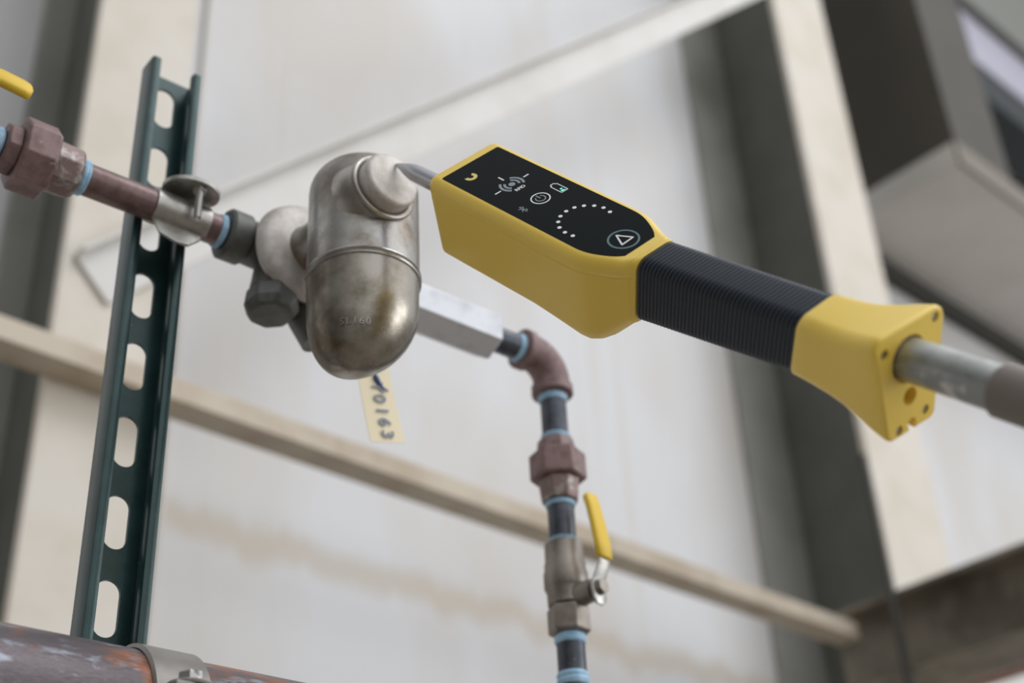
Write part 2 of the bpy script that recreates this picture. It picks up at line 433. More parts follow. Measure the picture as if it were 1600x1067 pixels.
# ================================================================== GREEN SLOTTED CHANNEL
def strut():
    x0, x1, y0, y1 = 0.0185, 0.0598, 0.0135, 0.0345
    z0, z1 = -0.44, 0.150
    th = 0.0024; lip = 0.0075; ret = 0.0060
    R = 0.0022
    org = (0.039, 0.024, z0)
    # outer path of the channel section incl. inward rolled lips
    out = [(x0 + lip, y0 + ret), (x0 + lip, y0 + R), (x0 + lip - R * 0.3, y0 + R * 0.3), (x0 + lip - R, y0), (x0 + R, y0), (x0 + R * 0.3, y0 + R * 0.3), (x0, y0 + R), (x0, y1 - R), (x0 + R * 0.3, y1 - R * 0.3), (x0 + R, y1),
           (x1 - R, y1), (x1 - R * 0.3, y1 - R * 0.3), (x1, y1 - R), (x1, y0 + R), (x1 - R * 0.3, y0 + R * 0.3), (x1 - R, y0), (x1 - lip + R, y0), (x1 - lip + R * 0.3, y0 + R * 0.3), (x1 - lip, y0 + R), (x1 - lip, y0 + ret)]
    inn = [(x0 + lip - th, y0 + ret), (x0 + lip - th, y0 + th + 0.0004), (x0 + th + 0.0003, y0 + th + 0.0004), (x0 + th, y0 + th + 0.001), (x0 + th, y1 - th - 0.0008), (x0 + th + 0.0008, y1 - th),
           (x1 - th - 0.0008, y1 - th), (x1 - th, y1 - th - 0.0008), (x1 - th, y0 + th + 0.001), (x1 - th - 0.0003, y0 + th + 0.0004), (x1 - lip + th, y0 + th + 0.0004), (x1 - lip + th, y0 + ret)]
    ring = out + list(reversed(inn))
    g = MB(org)
    g.loft([[Vector((x, y, z)) for x, y in ring] for z in (z0, z1)])
    o = g.build('slotted_channel', M['strut'], smooth=True, angle=30)
    cut = []
    xc = (x0 + x1) / 2
    for k in range(10):
        zc = 0.1205 - 0.0577 * k
        hl, r = 0.0185, 0.0080
        poly = []
        for q in range(13):
            a = pi * q / 12; poly.append((xc + r * cos(a), zc + hl - r + r * sin(a)))
        for q in range(13):
            a = pi + pi * q / 12; poly.append((xc + r * cos(a), zc - hl + r + r * sin(a)))
        cut.append(MB(org).loft([[Vector((a, yy, b)) for a, b in poly] for yy in (y1 - 0.006, y1 + 0.006)]))
    boolean_cut(o, cut)
    for p in o.data.polygons: p.use_smooth = True
    o.data.set_sharp_from_angle(angle=radians(30))
    pmesh(o, org)
    tag(o, 'upright dark green slotted steel channel at the left, holding the brown pipe', 'channel')
strut()

# ================================================================== PIPE RUN
RP = 0.01067
def pipe_x(name, xa, xb, m, label, r=RP, tapes=(), cat='pipe', g_=None, z=0.0, y=0.0):
    org = ((xa + xb) / 2, y, z)
    t = pthing(name, org, label, cat, g_)
    MB(org).lathe((0, y, z), X, [(xa, r - 0.0008), (xa + 0.0006, r), (xb - 0.0006, r), (xb, r - 0.0008)], 48).build('tube', m, t)
    for (a, b) in tapes: tape(t, org, Vector((0, y, z)), X, a, b, r)
    return t
def tape(t, org, base, ax, a, b, r):
    n = 6; prof = [(a, r + 0.0002)]
    for i in range(n + 1):
        h = a + (b - a) * (i + 0.5) / (n + 1)
        prof.append((h, r + 0.0008 + 0.0003 * ((i * 7) % 3)))
    prof.append((b, r + 0.0002))
    return tag(MB(org).lathe(base, ax, prof, 40).build('thread_tape', M['tape'], t), 'pale blue thread tape')

# valve just outside the left edge with a yellow lever reaching into the picture
org = (-0.135, 0, 0)
t = pthing('ball_valve', org, 'yellow-handled valve at the far left edge, above the brown pipe', 'valve')
MB(org).lathe((0, 0, 0), X, [(-0.175, 0.015), (-0.160, 0.0165), (-0.158, 0.019), (-0.120, 0.019), (-0.112, 0.0165), (-0.098, 0.0165)], 36).build('body', M['valve_brass'], t)
MB(org).lathe((-0.137, -0.0, 0.0), (0, -0.35, 1), [(0.015, 0.008), (0.030, 0.008), (0.030, 0.005), (0.036, 0.005)], 24).build('stem', M['valve_brass'], t)
# lever
def lever_mesh(t, org, pts, half, th, wdir, m, name='lever', label=None):
    pts = [Vector(p) for p in pts]; rings = []
    wd = Vector(wdir).normalized()
    for i, p in enumerate(pts):
        tt = (pts[min(i + 1, len(pts) - 1)] - pts[max(i - 1, 0)]).normalized()
        n = tt.cross(wd).normalized(); h = half[i]
        rings.append([p + wd * (h * a) + n * (th * b) for a, b in ((-1, -.5), (-.8, -1), (.8, -1), (1, -.5), (1, .5), (.8, 1), (-.8, 1), (-1, .5))])
    o = MB(org).loft(rings).build(name, m, t, angle=60)
    if label: o['label'] = label
    return o
lever_mesh(t, org, [(-0.142, -0.012, 0.036), (-0.125, -0.014, 0.034), (-0.112, -0.020, 0.028)], [0.006, 0.007, 0.007], 0.0015, (0, 0.8, 0.6), M['zinc'], 'lever_arm')
lever_mesh(t, org, [(-0.122, -0.022, 0.030), (-0.118, -0.024, 0.0305), (-0.098, -0.030, 0.0285), (-0.084, -0.031, 0.0262), (-0.080, -0.031, 0.0255), (-0.0788, -0.031, 0.0253)],
           [0.006, 0.0086, 0.0092, 0.0092, 0.0078, 0.0045], 0.0032, (0, 0.45, 0.89), M['lever'], 'lever_grip', 'yellow vinyl grip')

pipe_x('pipe_nipple', -0.098, -0.0825, M['maroon_pipe'], 'short taped nipple at the left edge, feeding the brown union nut', tapes=((-0.0935, -0.0832),), cat='pipe')

def union_x():
    org = (-0.055, 0, 0)
    t = pthing('pipe_union', org, 'brown pipe union with a large octagonal nut at the left edge', 'pipe union')
    MB(org).lathe((0, 0, 0), X, [(-0.0825, 0.0160), (-0.0815, 0.0176), (-0.0735, 0.0176), (-0.0730, 0.0160)], 8, rot=pi / 8).build('tail_hex', M['maroon'], t, angle=25, bevel=0.0006)
    MB(org).lathe((0, 0, 0), X, [(-0.0730, 0.0235), (-0.0715, 0.0257), (-0.0515, 0.0257), (-0.0500, 0.0238)], 8, rot=pi / 8 + 0.12).build('union_nut', M['maroon'], t, angle=25, bevel=0.0008)
    MB(org).lathe((0, 0, 0), X, [(-0.0500, 0.0190), (-0.0325, 0.0182), (-0.0300, 0.0160)], 8, rot=0.2).build('end_hex', M['maroon_worn'], t, angle=25, bevel=0.0008)
union_x()
pipe_x('brown_pipe', -0.0298, 0.0800, M['maroon_pipe'], 'brown steel pipe clamped across the green channel', r=0.0113, tapes=((-0.0296, -0.0240), (0.0745, 0.0795)))

# strap clamp fixing the pipe on the channel
org = (0.045, 0, 0)
t = pthing('strut_clamp', org, 'bare metal pipe clamp bolting the brown pipe onto the green channel', 'clamp')
g = MB(org)
rings = []
for k in range(41):
    a = radians(-75 + 290 * k / 40)     # around the pipe, open towards the back
    d = Vector((0, -cos(a), sin(a)))
    ex = 0.0
    rings.append([d * 0.01145 + X * (0.0245), d * 0.0129 + X * (0.0245), d * 0.0129 + X * (0.0655), d * 0.01145 + X * (0.0655)])
g.loft(rings)
g.build('strap', M['zinc'], t, angle=50)
# flat tongue below the pipe, tapering back into the channel
g = MB(org)
g.prism([(0.0245, -0.0095), (0.0655, -0.0095), (0.0600, -0.0220), (0.0500, -0.0340), (0.0400, -0.0350), (0.0285, -0.0300)], (0, 0.0035, 0), X, Vector((0, 0.40, 1)).normalized(), 0.0022)
g.build('tongue', M['zinc'], t, bevel=0.0006)
# round ear plate on top, seen from underneath
poly = [(0.0485 + 0.0205 * cos(a), -0.010 + 0.0190 * sin(a)) for a in [2 * pi * k / 40 for k in range(40)]]
g = MB(org).prism(poly, (0, 0, 0.0150), X, Vector((0, 1, 0.12)).normalized(), 0.0038)
g.build('ear_plate', M['zinc'], t, bevel=0.0006)
bx, by = 0.0500, -0.0205
MB(org).lathe((bx, by, 0), Z, [(0.0095, 0.0052), (0.0146, 0.0056)], 6, rot=.2).build('nut', M['steel_bright'], t, angle=25, bevel=0.0003)
prof = []
for k in range(24):
    prof.append((0.0096 - k * 0.0010, 0.0027 if k % 2 == 0 else 0.0023))
prof.append((0.0096 - 24 * 0.0010, 0.0016))
MB(org).lathe((bx, by, 0), Z, list(reversed(prof)), 20).build('screw', M['steel_bright'], t)

# connector body behind the trap
org = (0.125, 0, -0.012)
t = pthing('pipe_connector', org, 'dark grey cast connector block between the brown pipe and the steam trap', 'pipe fitting')
MB(org).lathe((0, 0, 0), X, [(0.0802, 0.0170), (0.0820, 0.0190), (0.0960, 0.0190), (0.0990, 0.0165), (0.112, 0.0170), (0.150, 0.0195), (0.180, 0.0195), (0.184, 0.0180)], 44).build('hub', M['cast_grey'], t)
g = MB(org)
g.lathe((0.133, 0, -0.014), (0, -1, 0), [(0.0, 0.020), (0.012, 0.026), (0.020, 0.030)], 44)
g.build('neck', M['cast_grey'], t)
g = MB(org)
g.tube([(0.126, -0.004, -0.010), (0.120, -0.010, -0.036), (0.116, -0.012, -0.050)], [0.018, 0.018, 0.017], 28)
g.tube([(0.135, -0.004, -0.020), (0.150, -0.008, -0.052), (0.158, -0.010, -0.070)], [0.018, 0.016, 0.014], 28)
g.build('cast_body', M['cast_grey'], t, angle=50)
MB(org).lathe((0.117, -0.012, -0.046), Vector((-0.10, -0.06, -1)), [(0, 0.0195), (0.013, 0.0200), (0.020, 0.0160)], 8, rot=0.3).build('strainer_plug', M['cast_grey'], t, angle=25, bevel=0.002)
g = MB(org).lathe((0.133, 0, -0.014), (0, -1, 0), [(0.0205, 0.032), (0.0220, 0.038), (0.0270, 0.0405), (0.0320, 0.0385), (0.0355, 0.034), (0.0375, 0.024)], 64)
tag(g.build('connector_ring', M['steel_cast'], t), 'pale round blasted-steel flange')

# ================================================================== STEAM TRAP
TX, TY = 0.1392, -0.0935
org = (TX, TY, -0.06)
t = pthing('steam_trap', org, 'stained stainless steel steam trap bottle hanging in the centre left', 'steam trap')
RT = 0.0380
g = MB(org)
prof = [(-0.0735, RT)]
for k in range(0, 8): prof.append((-0.070 + k * 0.0096, RT))
for k in range(1, 9):
    a = pi / 2 * k / 8; prof.append((-0.0025 + 0.021 * sin(a), RT - 0.021 + 0.021 * cos(a)))
g.lathe((TX, TY, 0), Z, prof, 80)
g.build('upper_shell', M['steel'], t, angle=60)
g = MB(org)
rings = []
prof = [(-0.0735, RT, 0)]
for k in range(1, 6): prof.append((-0.0735 - k * 0.0048, RT - 0.0002 * k, 0))
for k in range(1, 17):
    a = pi / 2 * k / 16; prof.append((-0.0975 - 0.0545 * sin(a), 0.0370 * cos(a) ** 1.12, (sin(a) ** 2)))
for h, r, s in prof:
    c = Vector((TX - 0.0135 * s, TY - 0.0040 * s, h))
    rings.append([c + Vector((cos(2 * pi * q / 80), sin(2 * pi * q / 80), 0)) * max(r, 0.0006) for q in range(80)])
g.loft(rings)
g.build('lower_cup', M['steel_cup'], t, angle=60)
g = MB(org).lathe((TX, TY, 0), Z, [(-0.0775, RT - 0.0005), (-0.0765, RT + 0.0010), (-0.0755, RT + 0.0012), (-0.0745, RT + 0.0004), (-0.0738, RT + 0.0003), (-0.0728, RT + 0.0013), (-0.0718, RT + 0.0010), (-0.0708, RT - 0.0004)], 90)
g.build('weld_seam', M['steel'], t)
# rear lobe of the cup
g = MB(org)
prof = [(-0.080, 0.0362)]
for k in range(0, 13):
    a = pi / 2 * k / 12; prof.append((-0.095 - 0.040 * sin(a), max(0.0362 * cos(a) ** 0.85, 0.0005)))
g.lathe((TX + 0.0022, TY + 0.0010, 0), Z, prof, 60)
g.build('rear_lobe', M['steel_cup'], t, angle=60)
# neck from the connector ring
MB(org).lathe((0.135, -0.0380, -0.016), (0, -1, 0), [(0, 0.021), (0.004, 0.019), (0.026, 0.0185)], 40).build('inlet_neck', M['steel'], t)
# test plug facing the room
px, pz = 0.1290, -0.0235
g = MB(org).lathe((px, 0, pz), (0, -1, 0), [(0.1130, 0.0283), (0.1180, 0.0277), (0.1228, 0.0265), (0.1262, 0.0253), (0.1295, 0.0243), (0.1322, 0.0237)], 72)
g.build('plug_boss', M['steel'], t, angle=60)
prof = [(0.1320 + 0.0022 * sin(a), 0.0226 + 0.0024 * cos(a)) for a in [2 * pi * k / 16 for k in range(17)]]
g = MB(org).lathe((px, 0, pz), (0, -1, 0), prof, 72, cap0=False, cap1=False)
g.build('weld_bead', M['steel'], t, angle=60)
g = MB(org).lathe((px, 0, pz), (0, -1, 0), [(0.1322, 0.0203), (0.1420, 0.0203), (0.1440, 0.0192), (0.1446, 0.0170)], 60)
tag(g.build('test_plug', M['steel_cast'], t, angle=50), 'pale blasted disc touched by the probe tip')
# stamped rating on the underside
def text_mesh(name, body, size, mtx, m, parent, depth=0.00015, bold=0.0):
    cu = bpy.data.curves.new(name, 'FONT'); cu.body = body; cu.size = size; cu.extrude = depth; cu.offset = bold
    cu.align_x = 'CENTER'; cu.align_y = 'CENTER'; cu.resolution_u = 3
    to = bpy.data.objects.new(name, cu); COL.objects.link(to)
    bpy.context.view_layer.update()
    me = bpy.data.meshes.new_from_object(to.evaluated_get(bpy.context.evaluated_depsgraph_get()))
    bpy.data.objects.remove(to)
    me.name = name; me.materials.clear(); me.materials.append(m)
    o = bpy.data.objects.new(name, me); COL.objects.link(o); o.parent = parent
    o.matrix_local = mtx
    return o
def frame_m(o, ex, ey):
    ex = Vector(ex).normalized(); ey = Vector(ey); ey = (ey - ex * ey.dot(ex)).normalized(); n = ex.cross(ey)
    m = Matrix((ex, ey, n)).transposed().to_4x4(); m.translation = o; return m

# ================================================================== RIGHT OF THE TRAP
org = (0.25, 0, 0)
t = pthing('check_valve', org, 'pale hexagonal steel check valve right of the steam trap', 'valve')
MB(org).lathe((0, 0, 0), X, [(0.1845, 0.0195), (0.186, 0.0212), (0.3215, 0.0212), (0.3230, 0.0195)], 6, rot=radians(125)).build('hex_body', M['hex_white'], t, angle=25, bevel=0.0008)
pipe_x('iron_nipple', 0.3232, 0.3538, M['black_iron'], 'short black iron nipple between the pale hexagon and the brown elbow', tapes=((0.3233, 0.3272), (0.3480, 0.3537)), cat='pipe')

# elbow
org = (0.387, 0, -0.006)
t = pthing('pipe_elbow', org, 'brown cast elbow turning the pipe downward', 'pipe elbow')
g = MB(org)
cx = 0.3865; rb = 0.0245
pts = [(0.3540, 0, 0)]; rad = [0.0155]
pts += [(0.3550, 0, 0), (0.3615, 0, 0), (0.3622, 0, 0)]; rad += [0.0172, 0.0172, 0.0152]
for k in range(0, 13):
    a = pi / 2 * k / 12
    pts.append((cx - 0.023 + 0.023 * sin(a), 0, -0.023 + 0.023 * cos(a))); rad.append(0.0152)
pts += [(cx, 0, -0.0262), (cx, 0, -0.0268), (cx, 0, -0.0340), (cx, 0, -0.0350)]; rad += [0.0152, 0.0172, 0.0172, 0.0155]
g.tube(pts, rad, 40)
g.build('elbow_body', M['maroon'], t, angle=50)

def pipe_z(name, za, zb, label, tapes=(), m='black_iron'):
    org = (cx, 0, (za + zb) / 2)
    t = pthing(name, org, label, 'pipe')
    MB(org).lathe((cx, 0, 0), Z, [(zb, RP - 0.0006), (zb + 0.0006, RP), (za - 0.0006, RP), (za, RP - 0.0006)], 44).build('tube', M[m], t)
    for a, b in tapes: tape(t, org, Vector((cx, 0, 0)), Z, a, b, RP)
    return t
pipe_z('iron_nipple', -0.0352, -0.0770, 'black iron nipple between the brown elbow and the brown hexagon nut', tapes=((-0.0415, -0.0353), (-0.0768, -0.0725)))
org = (cx, 0, -0.095)
t = pthing('pipe_union', org, 'brown pipe union with hexagon nut on the vertical pipe', 'pipe union')
MB(org).lathe((cx, 0, 0), Z, [(-0.0890, 0.0165), (-0.0800, 0.0155), (-0.0772, 0.0140)], 8, rot=0.3).build('upper_hex', M['maroon'], t, angle=25, bevel=0.0006)
MB(org).lathe((cx, 0, 0), Z, [(-0.1135, 0.0205), (-0.1120, 0.0228), (-0.0905, 0.0228), (-0.0890, 0.0205)], 6, rot=radians(20)).build('union_nut', M['maroon'], t, angle=25, bevel=0.0008)
MB(org).lathe((cx, 0, 0), Z, [(-0.1320, 0.0140), (-0.1290, 0.0155), (-0.1138, 0.0172)], 8, rot=0.5).build('lower_hex', M['maroon_worn'], t, angle=25, bevel=0.0008)
pipe_z('iron_nipple', -0.1322, -0.1670, 'stained black iron nipple between the brown hexagon nut and the lever valve', tapes=((-0.1365, -0.1323), (-0.1669, -0.1640)))

# lever ball valve
org = (cx, 0, -0.20)
t = pthing('ball_valve', org, 'dull brass lever valve with an upright yellow handle on the vertical pipe', 'valve')
g = MB(org)
g.lathe((cx, 0, 0), Z, [(-0.2050, 0.0165), (-0.2040, 0.0170), (-0.1925, 0.0170), (-0.1900, 0.0160), (-0.1850, 0.0160), (-0.1835, 0.0152), (-0.1690, 0.0150), (-0.1672, 0.0135)], 44)
g.lathe((cx, 0, 0), Z, [(-0.2190, 0.0138), (-0.2180, 0.0150), (-0.2080, 0.0152), (-0.2051, 0.0165)], 44)
g.build('body', M['valve_brass'], t, angle=30)
MB(org).lathe((cx, 0, 0), Z, [(-0.2410, 0.0140), (-0.2395, 0.0164), (-0.2210, 0.0164), (-0.2191, 0.0145)], 6, rot=radians(10)).build('end_hex', M['valve_brass'], t, angle=25, bevel=0.0008)
vd = Vector((0.16, -1.0, 0)).normalized()   # stem direction
sd = Vector((vd.y, -vd.x, 0))
vc = Vector((cx, 0, -0.2130))
MB(org).lathe(vc, vd, [(0.013, 0.0092), (0.026, 0.0085), (0.0265, 0.0062), (0.0340, 0.0062)], 24).build('stem', M['valve_brass'], t)
MB(org).lathe(vc + vd * 0.0320, vd, [(0, 0.0058), (0.0040, 0.0058)], 6).build('stem_nut', M['valve_brass'], t, angle=25, bevel=0.0003)
b0 = vc + vd * 0.0305
lever_mesh(t, org, [b0 - Z * 0.013, b0 - Z * 0.009, b0 + Z * 0.002, b0 + Z * 0.008 + vd * 0.002, b0 + Z * 0.017 + vd * 0.007, b0 + Z * 0.024 + vd * 0.0075],
           [0.004, 0.0075, 0.0080, 0.0070, 0.0062, 0.0062], 0.0011, sd, M['zinc'], 'lever_arm')
lever_mesh(t, org, [b0 + Z * 0.0205 + vd * 0.0078, b0 + Z * 0.022 + vd * 0.0079, b0 + Z * 0.033 + vd * 0.0072, b0 + Z * 0.050 + vd * 0.0045, b0 + Z * 0.066 + vd * 0.0015, b0 + Z * 0.074 - vd * 0.0005, b0 + Z * 0.0765 - vd * 0.001],
           [0.0055, 0.0078, 0.0082, 0.0078, 0.0072, 0.0075, 0.0055], 0.0027, sd, M['lever'], 'lever_grip', 'yellow vinyl grip')
pipe_z('iron_pipe', -0.2412, -0.42, 'black iron pipe leaving the lever valve downward at the bottom edge', tapes=((-0.2485, -0.2413), (-0.2800, -0.2705)))

# ================================================================== PAPER TAG
org = (0.205, 0.0, -0.045)
t = pthing('number_tag', org, 'cream tag numbered 0163 hanging below the steam trap', 'tag')
a0, a1 = Vector((0.1990, 0.0, -0.0560)), Vector((0.2245, 0, -0.0560))
tl = Vector((0.1900, 0, -0.040)); tr = Vector((0.2170, 0, -0.030)); bl = Vector((0.2087, 0, -0.1314)); br = Vector((0.2389, 0, -0.1233))
g = MB(org); n = 10; th = 0.0004
grid = []
rings = []
for i in range(n + 1):
    f = i / n
    l = tl.lerp(bl, f); r = tr.lerp(br, f)
    off = Y * (0.002 * sin(f * 3.0))
    rings.append([l + off, r + off, r + off + Y * th, l + off + Y * th])
g.loft(rings); g.build('card', M['tag'], t, angle=40)
dn = ((bl + br) / 2 - (tl + tr) / 2).normalized(); rt_ = (br - bl).normalized()
def tagpos(f, s): return tl.lerp(bl, f).lerp(tr.lerp(br, f), s) - Y * 0.0012 + Y * (0.002 * sin(f * 3.0)) - Vector(org)
for ch, f in (('0', 0.625), ('1', 0.730), ('6', 0.830), ('3', 0.935)):
    text_mesh('printed_digit', ch, 0.0150, frame_m(tagpos(f, 0.50), dn, rt_), M['ink_slate'], t, bold=0.0002)
# hand drawn tick over the first letter
text_mesh('printed_letter', 'Y', 0.0150, frame_m(tagpos(0.525, 0.50), dn, rt_), M['ink_slate'], t, bold=0.0001)
q = [tagpos(0.42, 0.50) + Vector(org), tagpos(0.45, 0.52) + Vector(org), tagpos(0.49, 0.58) + Vector(org), tagpos(0.53, 0.66) + Vector(org), tagpos(0.56, 0.82) + Vector(org)]
MB(org).tube(q, [0.0012, 0.0022, 0.0016, 0.0009, 0.0005], 8).build('pen_mark', M['ink_blue'], t)
# wire that holds the tag on the connector
MB(org).tube([(0.2035, 0.0002, -0.036), (0.200, 0.004, -0.028), (0.196, 0.008, -0.0205)], 0.0006, 8).build('wire', M['zinc'], t)

# ================================================================== HANDHELD TESTER
D_ORG = Vector((0.4460254, 0.49319381, 2.15682822))
D_ROT = Matrix(((0.23479981, 0.65238477, -0.72059917), (-0.66151948, -0.43592874, -0.61021153), (-0.7122226, 0.61996794, 0.32920925)))
D_M = Matrix.Translation(D_ORG) @ D_ROT.to_4x4()
UB, VB, WB = Vector((0.98805692, -0.02299797, 0.15236346)), Vector((0.02272932, 0.99973551, 0.00350498)), Vector((-0.15240377, 0, 0.98831831))
HO = Vector((0.1592, 0, 0.0029))
def hp(u, v, w): return HO + UB * u + VB * v + WB * w      # handle frame -> device frame
dev = bpy.data.objects.new('handheld_tester', None); COL.objects.link(dev); dev.matrix_world = D_M
tag(dev, 'yellow handheld electronic tester with a black display panel and ribbed black grip', 'tester')

def rr(hwt, hwb, top, bot, rt, rb, seam=None, n=7, ns=0.0003):
    """rounded outline in (v, w), counter-clockwise seen from +u, constant point count"""
    P = []
    def hw(w): return hwb + (hwt - hwb) * (w - bot) / (top - bot)
    def arc(cv, cw, r, a0, a1):
        for i in range(n + 1):
            a = a0 + (a1 - a0) * i / n
            P.append((cv + r * cos(a), cw + r * sin(a)))
    arc(hw(top) - rt, top - rt, rt, 0, pi / 2)
    arc(-hw(top) + rt, top - rt, rt, pi / 2, pi)
    s = seam if seam is not None else (top - rt + bot + rb) / 2
    e = ns if seam is not None else 0
    for dw, k in ((0.0006, 0), (0.0003, 1), (-0.0003, 1), (-0.0006, 0)):
        w = s + dw; P.append((-hw(w) + e * k, w))
    arc(-hw(bot) + rb, bot + rb, rb, pi, 1.5 * pi)
    arc(hw(bot) - rb, bot + rb, rb, 1.5 * pi, 2 * pi)
    for dw, k in ((-0.0006, 0), (-0.0003, 1), (0.0003, 1), (0.0006, 0)):
        w = s + dw; P.append((hw(w) - e * k, w))
    return P

def ring_dev(u, P, k=0.0):
    return [Vector((u + k * w, v, w)) for v, w in P]
def ring_hnd(u, P, k=0.312, roll=0.0, v0=0.0):
    return [hp(u + k * w, v0 + v + roll * w, w - roll * v) for v, w in P]

mmv = lambda *a: [x * mm for x in a]
rings = []
sm_ = -0.0105
#        u     hw    top   bot    rt   rb   k
tab = [(-8.6, 25.6, -3.0, -52.6, 4.5, 2.5, 0),
       (-8.2, 26.8, -1.8, -54.0, 5.2, 3.0, 0),
       (-7.2, 27.8, -0.7, -55.0, 6.0, 3.5, 0),
       (-5.5, 28.4, -0.1, -55.6, 6.4, 4.0, 0),
       (-3.0, 28.5, 0.0, -55.6, 6.5, 4.0, 0),
       (40, 28.5, 0, -55.4, 6.5, 4.0, 0),
       (80, 28.5, 0, -55.6, 6.5, 4.5, 0),
       (98, 28.6, 0, -57.2, 6.5, 5.0, 0),
       (108, 28.6, 0, -59.6, 6.5, 7.0, 0),
       (118, 28.4, 0, -62.6, 6.5, 9.5, 0),
       (124, 28.0, 0, -63.6, 6.5, 11.5, 0.01),
       (130, 26.6, 0, -62.8, 6.5, 13.0, 0.03),
       (136, 24.2, 0, -60.0, 6.5, 14.0, 0.05),
       (142, 21.6, 0, -55.6, 6.2, 13.0, 0.08),
       (148, 19.2, 0.2, -50.8, 6.0, 11.0, 0.11)]
for u, hw, top, bot, rt, rb, k in tab:
    rings.append(ring_dev(u * mm, rr(hw * mm, hw * mm, top * mm, bot * mm, rt * mm, rb * mm, sm_), k))
HW0, HW1, HH0, HH1 = 14.2, 14.6, 43.5, 36.8
endr = ring_hnd(-0.0005, rr(HW0 * mm + .0006, HW0 * mm + .0006, 0.0008, -HH0 * mm, 0.0070, 0.0085, sm_), 0.312)
a = rings[-1]
for f in (0.35, 0.6):
    rings.append([p.lerp(q_, f) for p, q_ in zip(a, endr)])
c0 = rings[-1]
cen = sum(c0, Vector()) / len(c0)
rings.append([cen + (p - cen) * 0.988 + UB * 0.0004 for p in c0])
rings.append([p + UB * 0.0008 for p in c0])
rings.append([p.lerp(q_, 0.85) + UB * 0.0 for p, q_ in zip(a, endr)])
rings.append(endr)
MB().loft(rings).build('housing', M['yellow'], dev, angle=42)

# grip
rings = []
L1 = 0.1135; NR = 41; SUB = 6
Ntot = NR * SUB
for i in range(Ntot + 1):
    f = i / Ntot; u = f * L1
    ph = (i % SUB) / SUB
    rip = 0.00085 * (abs(sin(pi * ph)) ** 0.7) - 0.00050
    hwv = (HW0 + (HW1 - HW0) * f) * mm + rip; H = (HH0 + (HH1 - HH0) * f) * mm
    k = 0.312
    rings.append(ring_hnd(u, rr(hwv, hwv, 0.0004 + rip, -H - rip, 0.0072, 0.0085, None, n=6), k))
MB().loft(rings).build('grip', M['rubber'], dev, angle=60)
# small dark gasket under the neck
MB().loft([ring_hnd(u, rr(hwv, hwv, top, bot, 0.004, 0.004, None, n=4), 0.312) for u, hwv, top, bot in
           ((-0.006, 0.0085, -0.030, -0.0405), (-0.003, 0.0095, -0.030, -0.0440), (0.0005, 0.0100, -0.030, -0.0445))]).build('neck_gasket', M['rubber'], dev, angle=60)

# end cap
rings = []
tab = [(113.4, 15.0, 15.0, 0.8, 37.4, 7.0, 8.0, .312, 0, 0),
       (114.2, 15.5, 15.5, 1.2, 37.9, 7.0, 8.0, .312, 0, 0),
       (120, 15.8, 15.8, 1.3, 38.2, 7.0, 8.0, .30, 0, 0),
       (128, 16.6, 16.4, 1.3, 38.6, 7.2, 7.6, .26, .01, 0),
       (136, 17.8, 16.8, 1.6, 39.6, 7.4, 7.2, .21, .03, 0.3),
       (143, 19.4, 17.0, 2.6, 41.4, 7.4, 6.8, .16, .05, 0.6),
       (150, 21.2, 17.2, 4.0, 44.2, 7.2, 6.2, .10, .08, 1.0),
       (156, 22.8, 17.2, 5.4, 47.0, 6.8, 5.5, .06, .10, 1.3),
       (161, 23.8, 17.2, 6.4, 49.0, 6.4, 5.0, .02, .115, 1.5),
       (163.5, 24.2, 17.2, 6.8, 49.8, 6.2, 4.6, .0, .12, 1.6),
       (165.3, 24.0, 17.0, 6.6, 49.6, 6.0, 4.4, .0, .12, 1.6),
       (166.2, 23.2, 16.2, 5.8, 48.8, 5.5, 4.0, .0, .12, 1.6)]
for u, a, b, top, bot, rt, rb, k, roll, v0 in tab:
    rings.append(ring_hnd(u * mm, rr(a * mm, b * mm, top * mm, -bot * mm, rt * mm, rb * mm, None), k, roll, v0 * mm))
cap = MB().loft(rings).build('end_cap', M['yellow'], dev, angle=42)
def disc_h(v, w, r, u0, u1, seg=24):
    return [[hp(u, v * mm + r * mm * cos(2 * pi * q / seg), w * mm + r * mm * sin(2 * pi * q / seg)) for q in range(seg)] for u in (u0 * mm, u1 * mm)]
holes = [(19.4, -0.2, 2.6), (-16.2, -0.3, 2.6), (6.2, -44.2, 2.5), (-13.0, -44.6, 2.5), (-3.2, -30.8, 4.6), (-4.0, -45.6, 2.9)]
cuts = [MB().loft(disc_h(v, w, r, 162.0 if i < 4 else 158.0, 172)) for i, (v, w, r) in enumerate(holes)]
cuts.append(MB().loft(disc_h(-1.0, -11.3, 11.8, 163.0, 172, 40)))
# slot that opens the bottom edge between the two lower screws
cuts.append(MB().loft([[hp(u, v * mm, w * mm) for v, w in ((-6.6, -46), (-1.4, -46), (-2.0, -60), (-7.6, -60))] for u in (0.1600, 0.172)]))
boolean_cut(cap, cuts)
cap.data.materials.clear(); cap.data.materials.append(M['yellow'])
for p in cap.data.polygons: p.use_smooth = True; p.material_index = 0
cap.data.set_sharp_from_angle(angle=radians(40))
for i, (v, w, r) in enumerate(holes[:4]):
    MB().loft(disc_h(v, w, r * 0.84, 162.02, 165.2)).build('screw', M['steel_bright'], cap, angle=30)
MB().loft(disc_h(-3.2, -30.8, 3.4, 158.05, 161.0)).build('charging_socket', M['steel_bright'], cap, angle=30)

